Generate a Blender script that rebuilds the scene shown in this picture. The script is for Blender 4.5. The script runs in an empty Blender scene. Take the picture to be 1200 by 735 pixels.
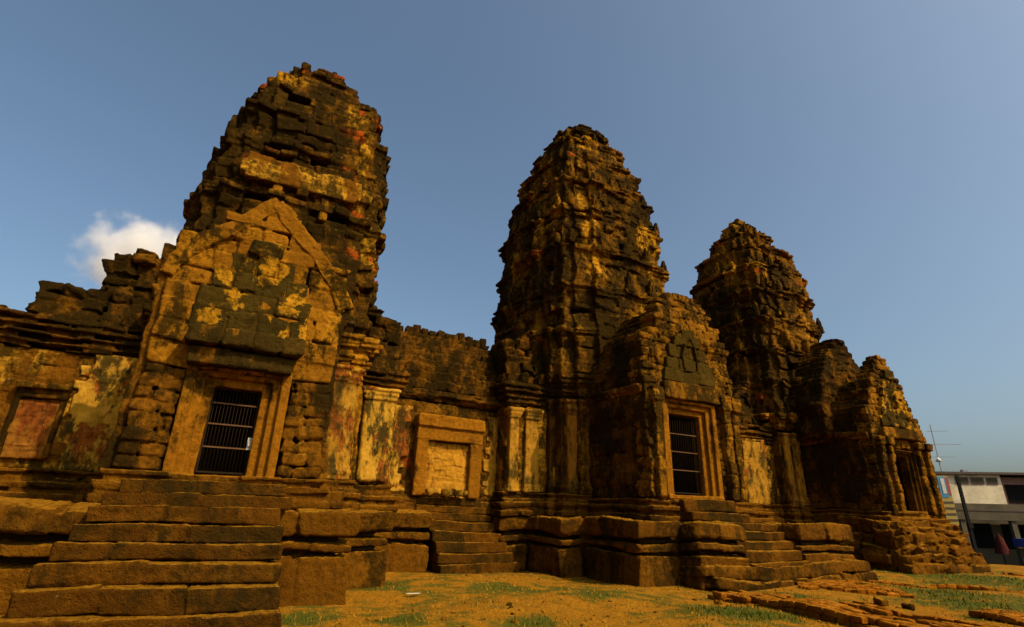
import bpy, math, random
import numpy as np
R = math.radians
rng = np.random.RandomState(7)
random.seed(7)
scene = bpy.context.scene
C = scene.collection

# ------------------------------------------------------------------ camera
def set_camera():
    f, p, r, y = 620.0, R(20.6), R(1.8), R(28.5)
    fw = np.array([math.sin(y)*math.cos(p), math.cos(y)*math.cos(p), math.sin(p)])
    rt = np.array([math.cos(y), -math.sin(y), 0.0]); up = np.cross(rt, fw)
    rt2 = rt*math.cos(r) + up*math.sin(r); up2 = up*math.cos(r) - rt*math.sin(r)
    cam = bpy.data.cameras.new('camera'); o = bpy.data.objects.new('camera', cam); C.objects.link(o)
    cam.sensor_width = 36; cam.sensor_fit = 'HORIZONTAL'; cam.lens = f/1200*36
    cam.clip_end = 5000; cam.clip_start = 0.05
    from mathutils import Matrix
    m = Matrix(((rt2[0], up2[0], -fw[0], 0), (rt2[1], up2[1], -fw[1], 0), (rt2[2], up2[2], -fw[2], 1.5), (0, 0, 0, 1)))
    o.matrix_world = m
    scene.camera = o
set_camera()

# ------------------------------------------------------------------ sky, sun, exposure
SUN_EL, SUN_AZ = R(43), R(154)          # azimuth measured from +Y towards +X
w = bpy.data.worlds.new('World'); scene.world = w; w.use_nodes = True
nt = w.node_tree; bg = nt.nodes['Background']
sky = nt.nodes.new('ShaderNodeTexSky'); sky.sky_type = 'NISHITA'; sky.sun_disc = False
sky.sun_elevation = SUN_EL; sky.sun_rotation = SUN_AZ
sky.air_density = 0.9; sky.dust_density = 5.2; sky.ozone_density = 0.7; sky.altitude = 0
tint = nt.nodes.new('ShaderNodeMix'); tint.data_type = 'RGBA'; tint.blend_type = 'MULTIPLY'; tint.inputs[0].default_value = 1
tint.inputs[7].default_value = (.95, 1.07, 1.06, 1)          # hazy midday air, a little greener than the clear-sky model
nt.links.new(sky.outputs[0], tint.inputs[6]); nt.links.new(tint.outputs[2], bg.inputs[0]); bg.inputs[1].default_value = 0.15
sun = bpy.data.lights.new('sun', 'SUN'); so = bpy.data.objects.new('sun', sun); C.objects.link(so)
sun.energy = 5.0; sun.angle = R(0.5); sun.color = (1.0, 0.79, 0.52)
from mathutils import Vector
from mathutils.kdtree import KDTree
sd = Vector((math.sin(SUN_AZ)*math.cos(SUN_EL), math.cos(SUN_AZ)*math.cos(SUN_EL), math.sin(SUN_EL)))
so.rotation_euler = sd.to_track_quat('Z', 'Y').to_euler()
so.location = (10, -20, 30)
scene.view_settings.view_transform = 'Standard'; scene.view_settings.look = 'None'
scene.view_settings.gamma = 1; scene.view_settings.use_curve_mapping = False
scene.view_settings.exposure = 0.0
scene.cycles.max_bounces = 8; scene.cycles.diffuse_bounces = 1; scene.cycles.volume_bounces = 5

# ------------------------------------------------------------------ materials
def nodes(name):
    m = bpy.data.materials.new(name); m.use_nodes = True
    t = m.node_tree; return m, t, t.nodes['Principled BSDF']
class N:
    def __init__(s, t): s.t = t
    def n(s, typ, **k):
        x = s.t.nodes.new('ShaderNode'+typ)
        for a, b in k.items(): setattr(x, a, b)
        return x
    def l(s, a, b): s.t.links.new(a, b)
    def noise(s, vec, scale, detail=4, rough=.6, dist=0):
        x = s.n('TexNoise'); s.l(vec, x.inputs['Vector']); x.inputs['Scale'].default_value = scale
        x.inputs['Detail'].default_value = detail; x.inputs['Roughness'].default_value = rough; x.inputs['Distortion'].default_value = dist
        return x.outputs['Fac']
    def ramp(s, fac, lo, hi, inv=False):
        x = s.n('MapRange'); x.interpolation_type = 'SMOOTHSTEP'; s.l(fac, x.inputs[0])
        x.inputs[1].default_value = lo; x.inputs[2].default_value = hi
        x.inputs[3].default_value = 1 if inv else 0; x.inputs[4].default_value = 0 if inv else 1
        return x.outputs[0]
    def mix(s, fac, a, b, mode='MIX'):
        x = s.n('Mix'); x.data_type = 'RGBA'; x.blend_type = mode
        for i, v in ((0, fac), (6, a), (7, b)):
            if hasattr(v, 'is_output'): s.l(v, x.inputs[i])
            else: x.inputs[i].default_value = (v if i == 0 else (*v, 1))
        return x.outputs[2]
    def math(s, op, a, b=0.):
        x = s.n('Math'); x.operation = op
        for i, v in ((0, a), (1, b)):
            if hasattr(v, 'is_output'): s.l(v, x.inputs[i])
            else: x.inputs[i].default_value = v
        return x.outputs[0]

def stone(name, c1, c2, dark=(.016, .0125, .008), stain=(.46, .60), sscale=.55, ochre=None, och=(.56, .66), oscale=.9, red=0.0, bump=.5, redc=(.24, .065, .02), shift=0, fleck=.68, stretch=.5, dust_sunlit=None):
    g = lambda c: c and (c[0]*.92, c[1]*.72, c[2]*.20)
    c1, c2, dark, ochre, redc = g(c1), g(c2), g(dark), g(ochre), g(redc)
    m, t, b = nodes(name); k = N(t)
    geo = k.n('NewGeometry'); mp = k.n('Mapping'); mp.inputs['Location'].default_value = (shift*3.1, shift*1.7, shift)
    mp.inputs['Scale'].default_value = (1, 1, stretch)
    k.l(geo.outputs['Position'], mp.inputs['Vector']); P = mp.outputs[0]
    Q = geo.outputs['Position']; at = k.n('Attribute'); at.attribute_name = 'rnd'; rnd = at.outputs['Fac']
    fine = k.noise(Q, 9, 6, .7)
    big = k.noise(P, sscale, 5, .62, .6)
    mid = k.noise(P, 2.6, 5, .68, .4)
    col = k.mix(k.ramp(rnd, .0, 1.), c1, c2)
    col = k.mix(k.ramp(fine, .35, .72), col, tuple(x*.55 for x in c1))
    if ochre:
        f = k.math('ADD', k.math('MULTIPLY', k.noise(P, oscale, 4, .6, .5), .65), k.math('MULTIPLY', mid, .35))
        col = k.mix(k.math('MULTIPLY', k.ramp(f, *och), k.ramp(fine, .75, .45)), col, ochre)
    if red: col = k.mix(k.ramp(rnd, 1-red-.002, 1-red+.002), col, redc)
    s = k.math('ADD', k.math('ADD', k.math('MULTIPLY', big, .48), k.math('MULTIPLY', mid, .36)), k.math('MULTIPLY', fine, .16))
    s = k.math('ADD', s, k.math('MULTIPLY', k.math('SUBTRACT', k.math('FRACT', k.math('MULTIPLY', rnd, 7.31)), .5), .055))
    sm = k.ramp(s, *stain)
    col = k.mix(k.math('MULTIPLY', sm, .93), col, dark)
    fl = k.ramp(k.noise(Q, 7.5, 5, .75), fleck, fleck+.05)            # pale lichen flecks
    col = k.mix(k.math('MULTIPLY', fl, .7), col, (.30, .20, .07))
    if dust_sunlit:
        sx = k.n('SeparateXYZ'); k.l(geo.outputs['True Normal'], sx.inputs[0])
        col = k.mix(k.math('MULTIPLY', k.ramp(sx.outputs[2], .75, .95), k.ramp(fine, .75, .35)), col, g(dust_sunlit))  # upward faces lighter: settled dust, with sunlit tops painted into the colour
    k.l(col, b.inputs['Base Color']); b.inputs['Roughness'].default_value = .95
    b.inputs['Specular IOR Level'].default_value = .02
    h = k.math('ADD', k.math('MULTIPLY', k.noise(Q, 14, 6, .72), 1.0), k.math('MULTIPLY', k.noise(Q, 55, 4, .7), .35))
    vo = k.n('TexVoronoi'); k.l(Q, vo.inputs['Vector']); vo.inputs['Scale'].default_value = 17
    h = k.math('ADD', h, k.math('MULTIPLY', k.ramp(vo.outputs['Distance'], .05, .3), .25))
    bp = k.n('Bump'); bp.inputs['Strength'].default_value = min(1, bump*1.5); bp.inputs['Distance'].default_value = .08
    k.l(h, bp.inputs['Height']); k.l(bp.outputs[0], b.inputs['Normal'])
    return m

def plaster(name, c=(.37, .205, .037), brick=(.22, .07, .02), dark=(.03, .026, .012), shift=0, peel=(.53, .58), stain=(.46, .62)):
    g = lambda c: (c[0]*.95, c[1]*.80, c[2]*.36)
    c, brick, dark = g(c), g(brick), g(dark)
    m, t, b = nodes(name); k = N(t)
    geo = k.n('NewGeometry'); mp = k.n('Mapping'); mp.inputs['Location'].default_value = (shift*3.1, shift*1.7, shift*2.2)
    mp.inputs['Scale'].default_value = (1, 1, .5)
    k.l(geo.outputs['Position'], mp.inputs['Vector']); P = mp.outputs[0]
    n1 = k.noise(P, 1.6, 8, .72, .1); n2 = k.noise(P, 1.9, 8, .74, .15); n3 = k.noise(P, 8, 5, .7)
    col = k.mix(k.ramp(n3, .3, .7), c, tuple(x*.62 for x in c))
    pl = k.ramp(n1, *peel)
    br = k.mix(k.ramp(k.noise(P, 12, 3), .4, .6), brick, tuple(x*.5 for x in brick))
    col = k.mix(pl, col, br)
    col = k.mix(k.math('MULTIPLY', k.ramp(n2, *stain), .92), col, dark)
    fl = k.ramp(k.noise(P, 6, 5, .75), .66, .72)
    col = k.mix(k.math('MULTIPLY', fl, .6), col, (.5, .38, .16))
    k.l(col, b.inputs['Base Color']); b.inputs['Roughness'].default_value = .92; b.inputs['Specular IOR Level'].default_value = .02
    h = k.math('ADD', k.math('MULTIPLY', pl, -.6), k.math('MULTIPLY', k.noise(P, 18, 5, .7), .8))
    bp = k.n('Bump'); bp.inputs['Strength'].default_value = .6; bp.inputs['Distance'].default_value = .05
    k.l(h, bp.inputs['Height']); k.l(bp.outputs[0], b.inputs['Normal'])
    return m

def plain(name, c, rough=.7, metal=0, var=.35, scale=6):
    m, t, b = nodes(name); k = N(t)
    geo = k.n('NewGeometry'); n1 = k.noise(geo.outputs['Position'], scale, 5, .65)
    k.l(k.mix(k.ramp(n1, .3, .75), c, tuple(x*(1-var) for x in c)), b.inputs['Base Color'])
    b.inputs['Roughness'].default_value = rough; b.inputs['Metallic'].default_value = metal; b.inputs['Specular IOR Level'].default_value = .5 if rough < .6 else .08
    return m

M = {}
M['spire'] = stone('spire_stone', (.20, .105, .022), (.11, .058, .015), stain=(.43, .525), ochre=(.44, .25, .04), och=(.51, .57), red=.010, oscale=.8, fleck=.65)
M['spire_left'] = stone('spire_stone_left', (.16, .084, .019), (.09, .048, .013), stain=(.42, .52), ochre=(.48, .28, .045), och=(.525, .575), oscale=.7, fleck=.65, red=.07, redc=(.30, .075, .02), shift=2.3)
M['body'] = stone('body_stone', (.22, .11, .022), (.12, .06, .015), stain=(.435, .54), ochre=(.42, .23, .035), och=(.50, .60), red=.012, shift=1.1)
M['porch'] = stone('porch_stone', (.27, .14, .025), (.17, .085, .018), stain=(.455, .54), sscale=.9, ochre=(.43, .235, .035), och=(.49, .58), shift=4.4)
M['gable'] = stone('gable_stone', (.29, .145, .026), (.19, .095, .02), stain=(.475, .56), sscale=.9, ochre=(.43, .235, .036), och=(.475, .57), shift=4.4)
M['porch_plain'] = stone('door_stone', (.31, .15, .027), (.24, .115, .022), stain=(.50, .64), sscale=.9, ochre=(.36, .19, .03), bump=.5, shift=3.0)
M['dark_block'] = stone('dark_block_stone', (.070, .050, .026), (.042, .032, .020), stain=(.50, .62), ochre=(.26, .13, .022), och=(.60, .66), shift=5.0)
M['pediment'] = stone('pediment_stone', (.060, .045, .022), (.040, .032, .018), stain=(.47, .62), sscale=.9, ochre=(.42, .24, .035), och=(.52, .56), oscale=1.5, shift=6.0, stretch=1.0)
M['tympanum'] = stone('tympanum_stone', (.075, .055, .024), (.05, .038, .018), stain=(.50, .62), sscale=.9, ochre=(.30, .16, .025), och=(.57, .66), shift=6.7)
M['laterite'] = stone('laterite', (.185, .090, .018), (.125, .058, .014), dark=(.028, .019, .010), stain=(.46, .58), ochre=(.27, .14, .022), bump=.8, shift=7.2, dust_sunlit=(.36, .20, .04))
M['step'] = stone('step_stone', (.145, .068, .016), (.085, .041, .012), dark=(.030, .022, .012), stain=(.45, .58), ochre=(.22, .11, .02), bump=.8, shift=8.0, dust_sunlit=(.36, .20, .04))
M['roofstone'] = stone('roof_stone', (.17, .082, .018), (.11, .055, .014), stain=(.42, .53), ochre=(.30, .15, .024), red=.015, redc=(.17, .055, .015), shift=9.1)
M['porch_stain_shade'] = stone('porch_flank_shade_stone', (.16, .08, .018), (.10, .05, .013), stain=(.40, .53), sscale=.8, ochre=(.32, .17, .03), och=(.56, .64), shift=14.9)  # heavier lichen stain, plus the unlit flank's shade put into the colour
M['plaster_wall'] = stone('plastered_wall', (.19, .09, .02), (.13, .062, .016), stain=(.45, .57), sscale=.9, ochre=(.56, .34, .075), och=(.47, .53), oscale=.9, shift=12.3)
M['porch_side'] = stone('porch_side_stone', (.19, .092, .019), (.13, .064, .015), stain=(.44, .55), sscale=.7, ochre=(.36, .19, .03), och=(.54, .66), shift=13.4)
M['plaster'] = plaster('plaster')
M['plaster_pale'] = plaster('plaster_pale', c=(.45, .27, .052), shift=2.0, stain=(.50, .60))
M['plaster_shade'] = plaster('plaster_shaded', c=(.30, .14, .028), shift=4.0)  # browner copy of the plaster with the flank's shade in its colour
M['infill'] = plaster('infill_masonry', c=(.42, .22, .035), brick=(.30, .13, .025), shift=5.5, stain=(.62, .72))
M['infill_red'] = plaster('infill_brick', c=(.22, .10, .025), brick=(.17, .055, .018), shift=6.5, peel=(.44, .52), stain=(.56, .66))
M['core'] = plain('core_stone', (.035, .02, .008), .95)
M['iron'] = plain('gate_iron', (.020, .012, .004), .9, 0)
M['rust'] = plain('rusty_crossbar', (.10, .05, .02), .9, 0)
M['steel'] = plain('padlock_steel', (.42, .38, .32), .6, .2)
M['brick'] = stone('foundation_brick', (.40, .165, .026), (.28, .105, .020), dark=(.09, .035, .012), stain=(.55, .68), ochre=(.42, .21, .03), bump=.7, shift=10, dust_sunlit=(.46, .22, .06))  # brick tops brightened in colour to look sunlit
M['gravel'] = stone('gravel_crumbs', (.36, .20, .05), (.12, .06, .015), shift=17)
M['rubble'] = stone('pale_rubble', (.45, .28, .08), (.30, .17, .05), shift=11)

# ------------------------------------------------------------------ masonry builder
def lattice():
    idx = {}; v = []; f = []
    n = 4
    for i in range(n):
        for j in range(n):
            for k in range(n):
                if i in (0, n-1) or j in (0, n-1) or k in (0, n-1):
                    idx[(i, j, k)] = len(v); v.append((i, j, k))
    for ax in range(3):
        a, b = [x for x in range(3) if x != ax]
        for side in (0, n-1):
            for p in range(n-1):
                for q in range(n-1):
                    def g(pp, qq):
                        t = [0, 0, 0]; t[ax] = side; t[a] = pp; t[b] = qq; return idx[tuple(t)]
                    quad = [g(p, q), g(p+1, q), g(p+1, q+1), g(p, q+1)]
                    flip = (side == 0) ^ (ax == 1)
                    f.append(quad[::-1] if flip else quad)
    return np.array(v), np.array(f)
LV, LF = lattice()
SGN = np.array([-1., -1., 1., 1.])[LV]              # sign per axis
INN = np.isin(LV, (1, 2))                           # lattice index on the inner line

WK = rng.normal(size=(10, 3))*np.array([3., 3., 3.]); WP = rng.rand(10)*6.28; WD = rng.normal(size=(10, 3))*.32
def wobble(P, amp):
    s = np.sin(P @ WK.T + WP)
    return P + amp*(s @ WD)

class Stones:
    def __init__(s): s.a = []
    def add(s, c, h, rz=0., r=.045, rnd=None, tilt=0., rough=.010, taper=0.):
        s.a.append((c[0], c[1], c[2], h[0], h[1], h[2], rz, r, random.random() if rnd is None else rnd, tilt, rough, taper))
    def box(s, x0, x1, y0, y1, z0, z1, r=.02, rough=.004, rnd=None, taper=0.):
        s.add(((x0+x1)/2, (y0+y1)/2, (z0+z1)/2), (abs(x1-x0)/2, abs(y1-y0)/2, abs(z1-z0)/2), 0, r, rnd, 0, rough, taper)
    def course(s, p0, p1, z0, z1, thick=.45, ln=(.45, .9), jit=.025, r=.035, gap=.011, rough=.010, keep=None, miss=0., top=None, zj=.012):
        p0 = np.array(p0, float); p1 = np.array(p1, float); L = np.linalg.norm(p1-p0)
        if L < .05: return
        d = (p1-p0)/L; n = np.array([d[1], -d[0]]); rz = math.atan2(d[1], d[0])
        nst = max(1, int(round(L/random.uniform(*ln)))); cuts = np.cumsum(np.array([random.uniform(.7, 1.3) for _ in range(nst)]))
        cuts = np.concatenate([[0], cuts/cuts[-1]*L])
        for i in range(nst):
            a, b = cuts[i], cuts[i+1]
            parts = [(a, b)]
            if keep: parts = keep(a, b, z0, z1)
            for a2, b2 in parts:
                if b2-a2 < .04: continue
                if random.random() < miss: continue
                zt = z1
                if top:
                    t = top((a2+b2)/2)
                    if t < z0+.08: continue
                    zt = min(z1, t+random.uniform(-.02, .06))
                j = random.gauss(0, jit); m = p0+d*(a2+b2)/2 - n*thick/2 + n*j
                dz = random.uniform(-zj, zj)
                s.add((m[0], m[1], (z0+zt)/2+dz), ((b2-a2)/2-gap, thick/2, (zt-z0)/2-gap*.6), rz+random.gauss(0, .005), r*random.uniform(.5, 1.3), None, random.gauss(0, .006), rough)
    def build(s, name, mat, parent=None, amp=.03, origin=None, smooth=False, vox=0., worn=1.):
        A = np.array(s.a); n = len(A); nv = len(LV)
        h = A[:, 3:6]; r = np.minimum(A[:, 7:8], h*.45)      # per-axis radius
        hh = h[:, None, :]; rr = r[:, None, :]
        p = SGN[None]*np.where(INN[None], hh-rr, hh)
        q = np.clip(p, -(hh-rr), hh-rr); dd = (p-q)/np.maximum(rr, 1e-6)
        ln = np.linalg.norm(dd, axis=2, keepdims=True)
        p = q + np.where(ln > 1e-6, dd/np.maximum(ln, 1e-6), 0)*rr
        p += rng.normal(size=p.shape)*A[:, 10][:, None, None]
        tp = A[:, 11][:, None]
        zz = (p[:, :, 2]/h[:, None, 2]+1)/2
        p[:, :, 0] *= 1-tp*zz; p[:, :, 1] *= 1-tp*zz*.6
        t = A[:, 9][:, None]; x = p[:, :, 0].copy(); z = p[:, :, 2].copy()
        p[:, :, 0] = x*np.cos(t)-z*np.sin(t); p[:, :, 2] = x*np.sin(t)+z*np.cos(t)
        a = A[:, 6][:, None]; x = p[:, :, 0].copy(); y = p[:, :, 1].copy()
        p[:, :, 0] = x*np.cos(a)-y*np.sin(a); p[:, :, 1] = x*np.sin(a)+y*np.cos(a)
        p += A[:, None, 0:3]
        V = p.reshape(-1, 3)
        if amp: V = wobble(V, amp)
        F = (LF[None]+(np.arange(n)*nv)[:, None, None]).reshape(-1, 4)
        o = mesh_obj(name, V, F, mat, parent, origin, smooth)
        if vox:
            weather(o, vox, worn, A, amp); return o
        at = o.data.attributes.new('rnd', 'FLOAT', 'POINT'); at.data.foreach_set('value', np.repeat(A[:, 8], nv).astype(np.float32))
        return o

TEX = {}
def clouds_tex(name, scale, depth):
    if name not in TEX:
        t = bpy.data.textures.new(name, 'CLOUDS'); t.noise_scale = scale; t.noise_depth = depth; t.noise_type = 'SOFT_NOISE'; TEX[name] = t
    return TEX[name]
def weather(o, vox, worn, A, amp):
    # fuse the courses into one weathered masonry surface and wear it down; each spot keeps the tone of its stone
    m = o.modifiers.new('fuse', 'REMESH'); m.mode = 'VOXEL'; m.voxel_size = vox; m.use_smooth_shade = True
    for nm, sc, dp, st in (('wear_coarse', .32, 2, .075*worn), ('wear_fine', .085, 3, .045*worn)):
        d = o.modifiers.new(nm, 'DISPLACE'); d.texture = clouds_tex(nm, sc, dp); d.strength = st; d.mid_level = .5; d.texture_coords = 'GLOBAL'
    dg = bpy.context.evaluated_depsgraph_get(); dg.update()
    me = bpy.data.meshes.new_from_object(o.evaluated_get(dg)); old = o.data
    o.modifiers.clear(); o.data = me; me.name = old.name; bpy.data.meshes.remove(old)
    if not me.materials: me.materials.append(o.data.materials[0])
    n = len(A); rel = np.array([-.7, -.35, 0, .35, .7]); c, s = np.cos(A[:, 6]), np.sin(A[:, 6])
    pts = A[:, None, :3]+rel[None, :, None]*np.stack([A[:, 3]*c, A[:, 3]*s, 0*c], 1)[:, None, :]
    pts = wobble(pts.reshape(-1, 3), amp)-root_loc(o)
    kd = KDTree(len(pts))
    for i, p in enumerate(pts.tolist()): kd.insert(p, i)
    kd.balance()
    co = np.empty(len(me.vertices)*3, np.float32); me.vertices.foreach_get('co', co)
    r = np.array([A[kd.find(p)[1]//5, 8] for p in co.reshape(-1, 3).tolist()], np.float32)
    at = me.attributes.new('rnd', 'FLOAT', 'POINT'); at.data.foreach_set('value', r)
    me.polygons.foreach_set('use_smooth', np.ones(len(me.polygons), bool))

def root_loc(o):
    v = Vector((0, 0, 0))
    while o is not None: v = v+o.location; o = o.parent
    return np.array(v)
def mesh_obj(name, V, F, mat, parent=None, origin=None, smooth=True):
    V = np.asarray(V, float)
    if parent is not None: V = V-root_loc(parent)
    elif origin is not None: V = V-np.array(origin)
    me = bpy.data.meshes.new(name)
    if isinstance(F, np.ndarray):
        k = F.shape[1]
        me.vertices.add(len(V)); me.vertices.foreach_set('co', V.astype(np.float32).ravel())
        me.loops.add(F.size); me.loops.foreach_set('vertex_index', F.ravel().astype(np.int32))
        me.polygons.add(len(F)); me.polygons.foreach_set('loop_start', (np.arange(len(F))*k).astype(np.int32))
        try: me.polygons.foreach_set('loop_total', np.full(len(F), k, np.int32))
        except Exception: pass
        me.update(calc_edges=True); me.validate()
    else:
        me.from_pydata([tuple(v) for v in V], [], F); me.update()
    if smooth: me.polygons.foreach_set('use_smooth', np.ones(len(me.polygons), bool))
    me.materials.append(mat)
    o = bpy.data.objects.new(name, me); C.objects.link(o)
    if parent is not None: o.parent = parent
    elif origin is not None: o.location = origin
    return o
def thing(name, loc, label, cat, group=None):
    o = bpy.data.objects.new(name, None); C.objects.link(o); o.location = loc; o.empty_display_size = .3
    o['label'] = label; o['category'] = cat
    if group: o['group'] = group
    return o
def tag(o, label, cat, group=None):
    o['label'] = label; o['category'] = cat
    if group: o['group'] = group
    return o
def boxes(name, bl, mat, parent=None, origin=None, bevel=0):
    V = []; F = []
    for (x0, x1, y0, y1, z0, z1) in bl:
        b = len(V)
        V += [(x0, y0, z0), (x1, y0, z0), (x1, y1, z0), (x0, y1, z0), (x0, y0, z1), (x1, y0, z1), (x1, y1, z1), (x0, y1, z1)]
        F += [(b, b+3, b+2, b+1), (b+4, b+5, b+6, b+7), (b, b+1, b+5, b+4), (b+1, b+2, b+6, b+5), (b+2, b+3, b+7, b+6), (b+3, b, b+4, b+7)]
    o = mesh_obj(name, V, F, mat, parent, origin, smooth=False)
    if bevel:
        m = o.modifiers.new('b', 'BEVEL'); m.width = bevel; m.segments = 2
    return o
def tube(pts, r, seg=8):
    V = []; F = []; P = [np.array(p, float) for p in pts]
    for i, p in enumerate(P):
        d = P[min(i+1, len(P)-1)]-P[max(i-1, 0)]; d /= np.linalg.norm(d)
        a = np.cross(d, (0, 0, 1) if abs(d[2]) < .9 else (1, 0, 0)); a /= np.linalg.norm(a); b = np.cross(d, a)
        for k in range(seg):
            t = 2*math.pi*k/seg; V.append(p+r*(math.cos(t)*a+math.sin(t)*b))
    for i in range(len(P)-1):
        for k in range(seg):
            F.append((i*seg+k, i*seg+(k+1) % seg, (i+1)*seg+(k+1) % seg, (i+1)*seg+k))
    F.append(tuple(range(seg))[::-1]); F.append(tuple((len(P)-1)*seg+k for k in range(seg)))
    return V, F
def merge(parts):
    V = []; F = []
    for v, f in parts:
        b = len(V); V += list(v); F += [tuple(i+b for i in q) for q in f]
    return V, F

# ------------------------------------------------------------------ ground
def smooth(x, a, b):
    t = np.clip((x-a)/(b-a), 0, 1); return t*t*(3-2*t)
def ground_z(x, y):
    d = np.hypot(x, y)
    z = .03*np.sin(.8*x+.3*y)+.025*np.sin(1.9*y-.7*x+1)+.012*np.sin(4.1*x+2.2)*np.sin(3.7*y)
    return z*np.where(d < 30, 1, .3) - 1.45*smooth(d, 33, 40)
GREEN = [(1.5, 8.95, 0.5), (3.47, 11.84, 0.6), (5.92, 10.9, 0.5), (7.15, 9.32, 0.4), (10.36, 10.77, 0.5), (8.27, 6.86, 0.9), (11.35, 8.06, 0.7), (14.63, 8.5, 0.8), (15.85, 7.4, 1.2), (21.14, 8.64, 1.5), (14.05, 5.86, 0.6), (21.53, 10.43, 1.6), (4.62, 7.67, 0.5), (2.91, 8.47, 0.3), (9.5, 13.94, 0.4)]      # where short green grass survives on the dry lawn
def green_at(x, y):
    g = 0*x
    for (a, b, r) in GREEN: g = np.maximum(g, np.exp(-((x-a)**2+(y-b)**2)/(r*r)))
    return g
def build_ground():
    xs = np.concatenate([[-900, -400, -150, -60], np.arange(-20, 45, .3), [50, 60, 80, 150, 400, 900]])
    ys = np.concatenate([[-400, -100, -30], np.arange(-2, 26, .3), np.arange(26, 46, 1.), [60, 100, 200, 500, 1200]])
    X, Y = np.meshgrid(xs, ys, indexing='ij'); Z = ground_z(X, Y)
    V = np.stack([X, Y, Z], -1).reshape(-1, 3); ny = len(ys)
    i, j = np.meshgrid(np.arange(len(xs)-1), np.arange(ny-1), indexing='ij'); a = (i*ny+j).ravel()
    F = np.stack([a, a+ny, a+ny+1, a+1], 1)
    m, t, b = nodes('ground_soil'); k = N(t)
    geo = k.n('NewGeometry'); P = geo.outputs['Position']
    n1 = k.noise(P, .45, 6, .62, .5); n2 = k.noise(P, 2.2, 6, .68, .3); n3 = k.noise(P, 16, 5, .7); n4 = k.noise(P, 60, 3, .7)
    col = k.mix(k.ramp(n2, .35, .65), (.33, .135, .005), (.25, .108, .005))
    col = k.mix(k.ramp(n3, .4, .68), col, (.19, .078, .004))
    at = k.n('Attribute'); at.attribute_name = 'green'
    g = k.math('ADD', k.math('ADD', k.math('MULTIPLY', n1, .5), k.math('MULTIPLY', n2, .5)), k.math('MULTIPLY', at.outputs['Fac'], .22))
    col = k.mix(k.math('MULTIPLY', k.ramp(g, .465, .60), .9), col, (.055, .066, .006))
    col = k.mix(k.ramp(n4, .62, .75), col, (.12, .05, .012))
    k.l(col, b.inputs['Base Color']); b.inputs['Roughness'].default_value = 1; b.inputs['Specular IOR Level'].default_value = .05
    bp = k.n('Bump'); bp.inputs['Strength'].default_value = .8; bp.inputs['Distance'].default_value = .05
    k.l(k.math('ADD', n3, k.math('MULTIPLY', n4, .6)), bp.inputs['Height']); k.l(bp.outputs[0], b.inputs['Normal'])
    o = mesh_obj('ground', V, F, m); at = o.data.attributes.new('green', 'FLOAT', 'POINT'); at.data.foreach_set('value', green_at(V[:, 0], V[:, 1]).astype(np.float32))
    o['kind'] = 'structure'; o['label'] = 'dry orange lawn with green patches in front of the temple'
build_ground()

# ------------------------------------------------------------------ plan helpers
YT = 16.1
def plan(w):
    q = [(1, .50), (.93, .50), (.93, .72), (.86, .72), (.86, .86), (.72, .86), (.72, .93), (.50, .93), (.50, 1)]
    pts = []
    for k in range(4):
        c, s = [(1, 0), (0, 1), (-1, 0), (0, -1)][k]
        pts += [(x*c-y*s, x*s+y*c) for x, y in q]
    return [(x*w, y*w) for x, y in pts]
def rect(x0, x1, y0, y1): return [(x0, y0), (x1, y0), (x1, y1), (x0, y1)]
def poly_course(S, poly, cx, cy, z0, z1, min_edge=.22, **k):
    n = len(poly)
    for i in range(n):
        p, q = poly[i], poly[(i+1) % n]
        if math.hypot(q[0]-p[0], q[1]-p[1]) < min_edge: continue
        S.course((p[0]+cx, p[1]+cy), (q[0]+cx, q[1]+cy), z0, z1, **k)
def interp(tab, z): return float(np.interp(z, [t[0] for t in tab], [t[1] for t in tab]))

def antefix_mesh(kind):
    # leaf shaped standing stone with a carved centre rib
    S = Stones()
    if kind == 'leaf':
        S.add((0, 0, .12), (.13, .10, .12), 0, .04, .4, 0, .006)
        S.add((0, 0, .33), (.12, .085, .12), 0, .05, .5, 0, .008, .25)
        S.add((0, 0, .52), (.085, .07, .10), 0, .05, .45, 0, .008, .65)
        S.add((0, -.07, .28), (.045, .05, .16), 0, .03, .5, 0, .004, .5)
    else:
        S.add((0, 0, .18), (.16, .13, .18), 0, .05, .35, 0, .012)
        S.add((.01, .0, .42), (.125, .11, .10), 0, .06, .5, .05, .012, .35)
    return S

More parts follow.
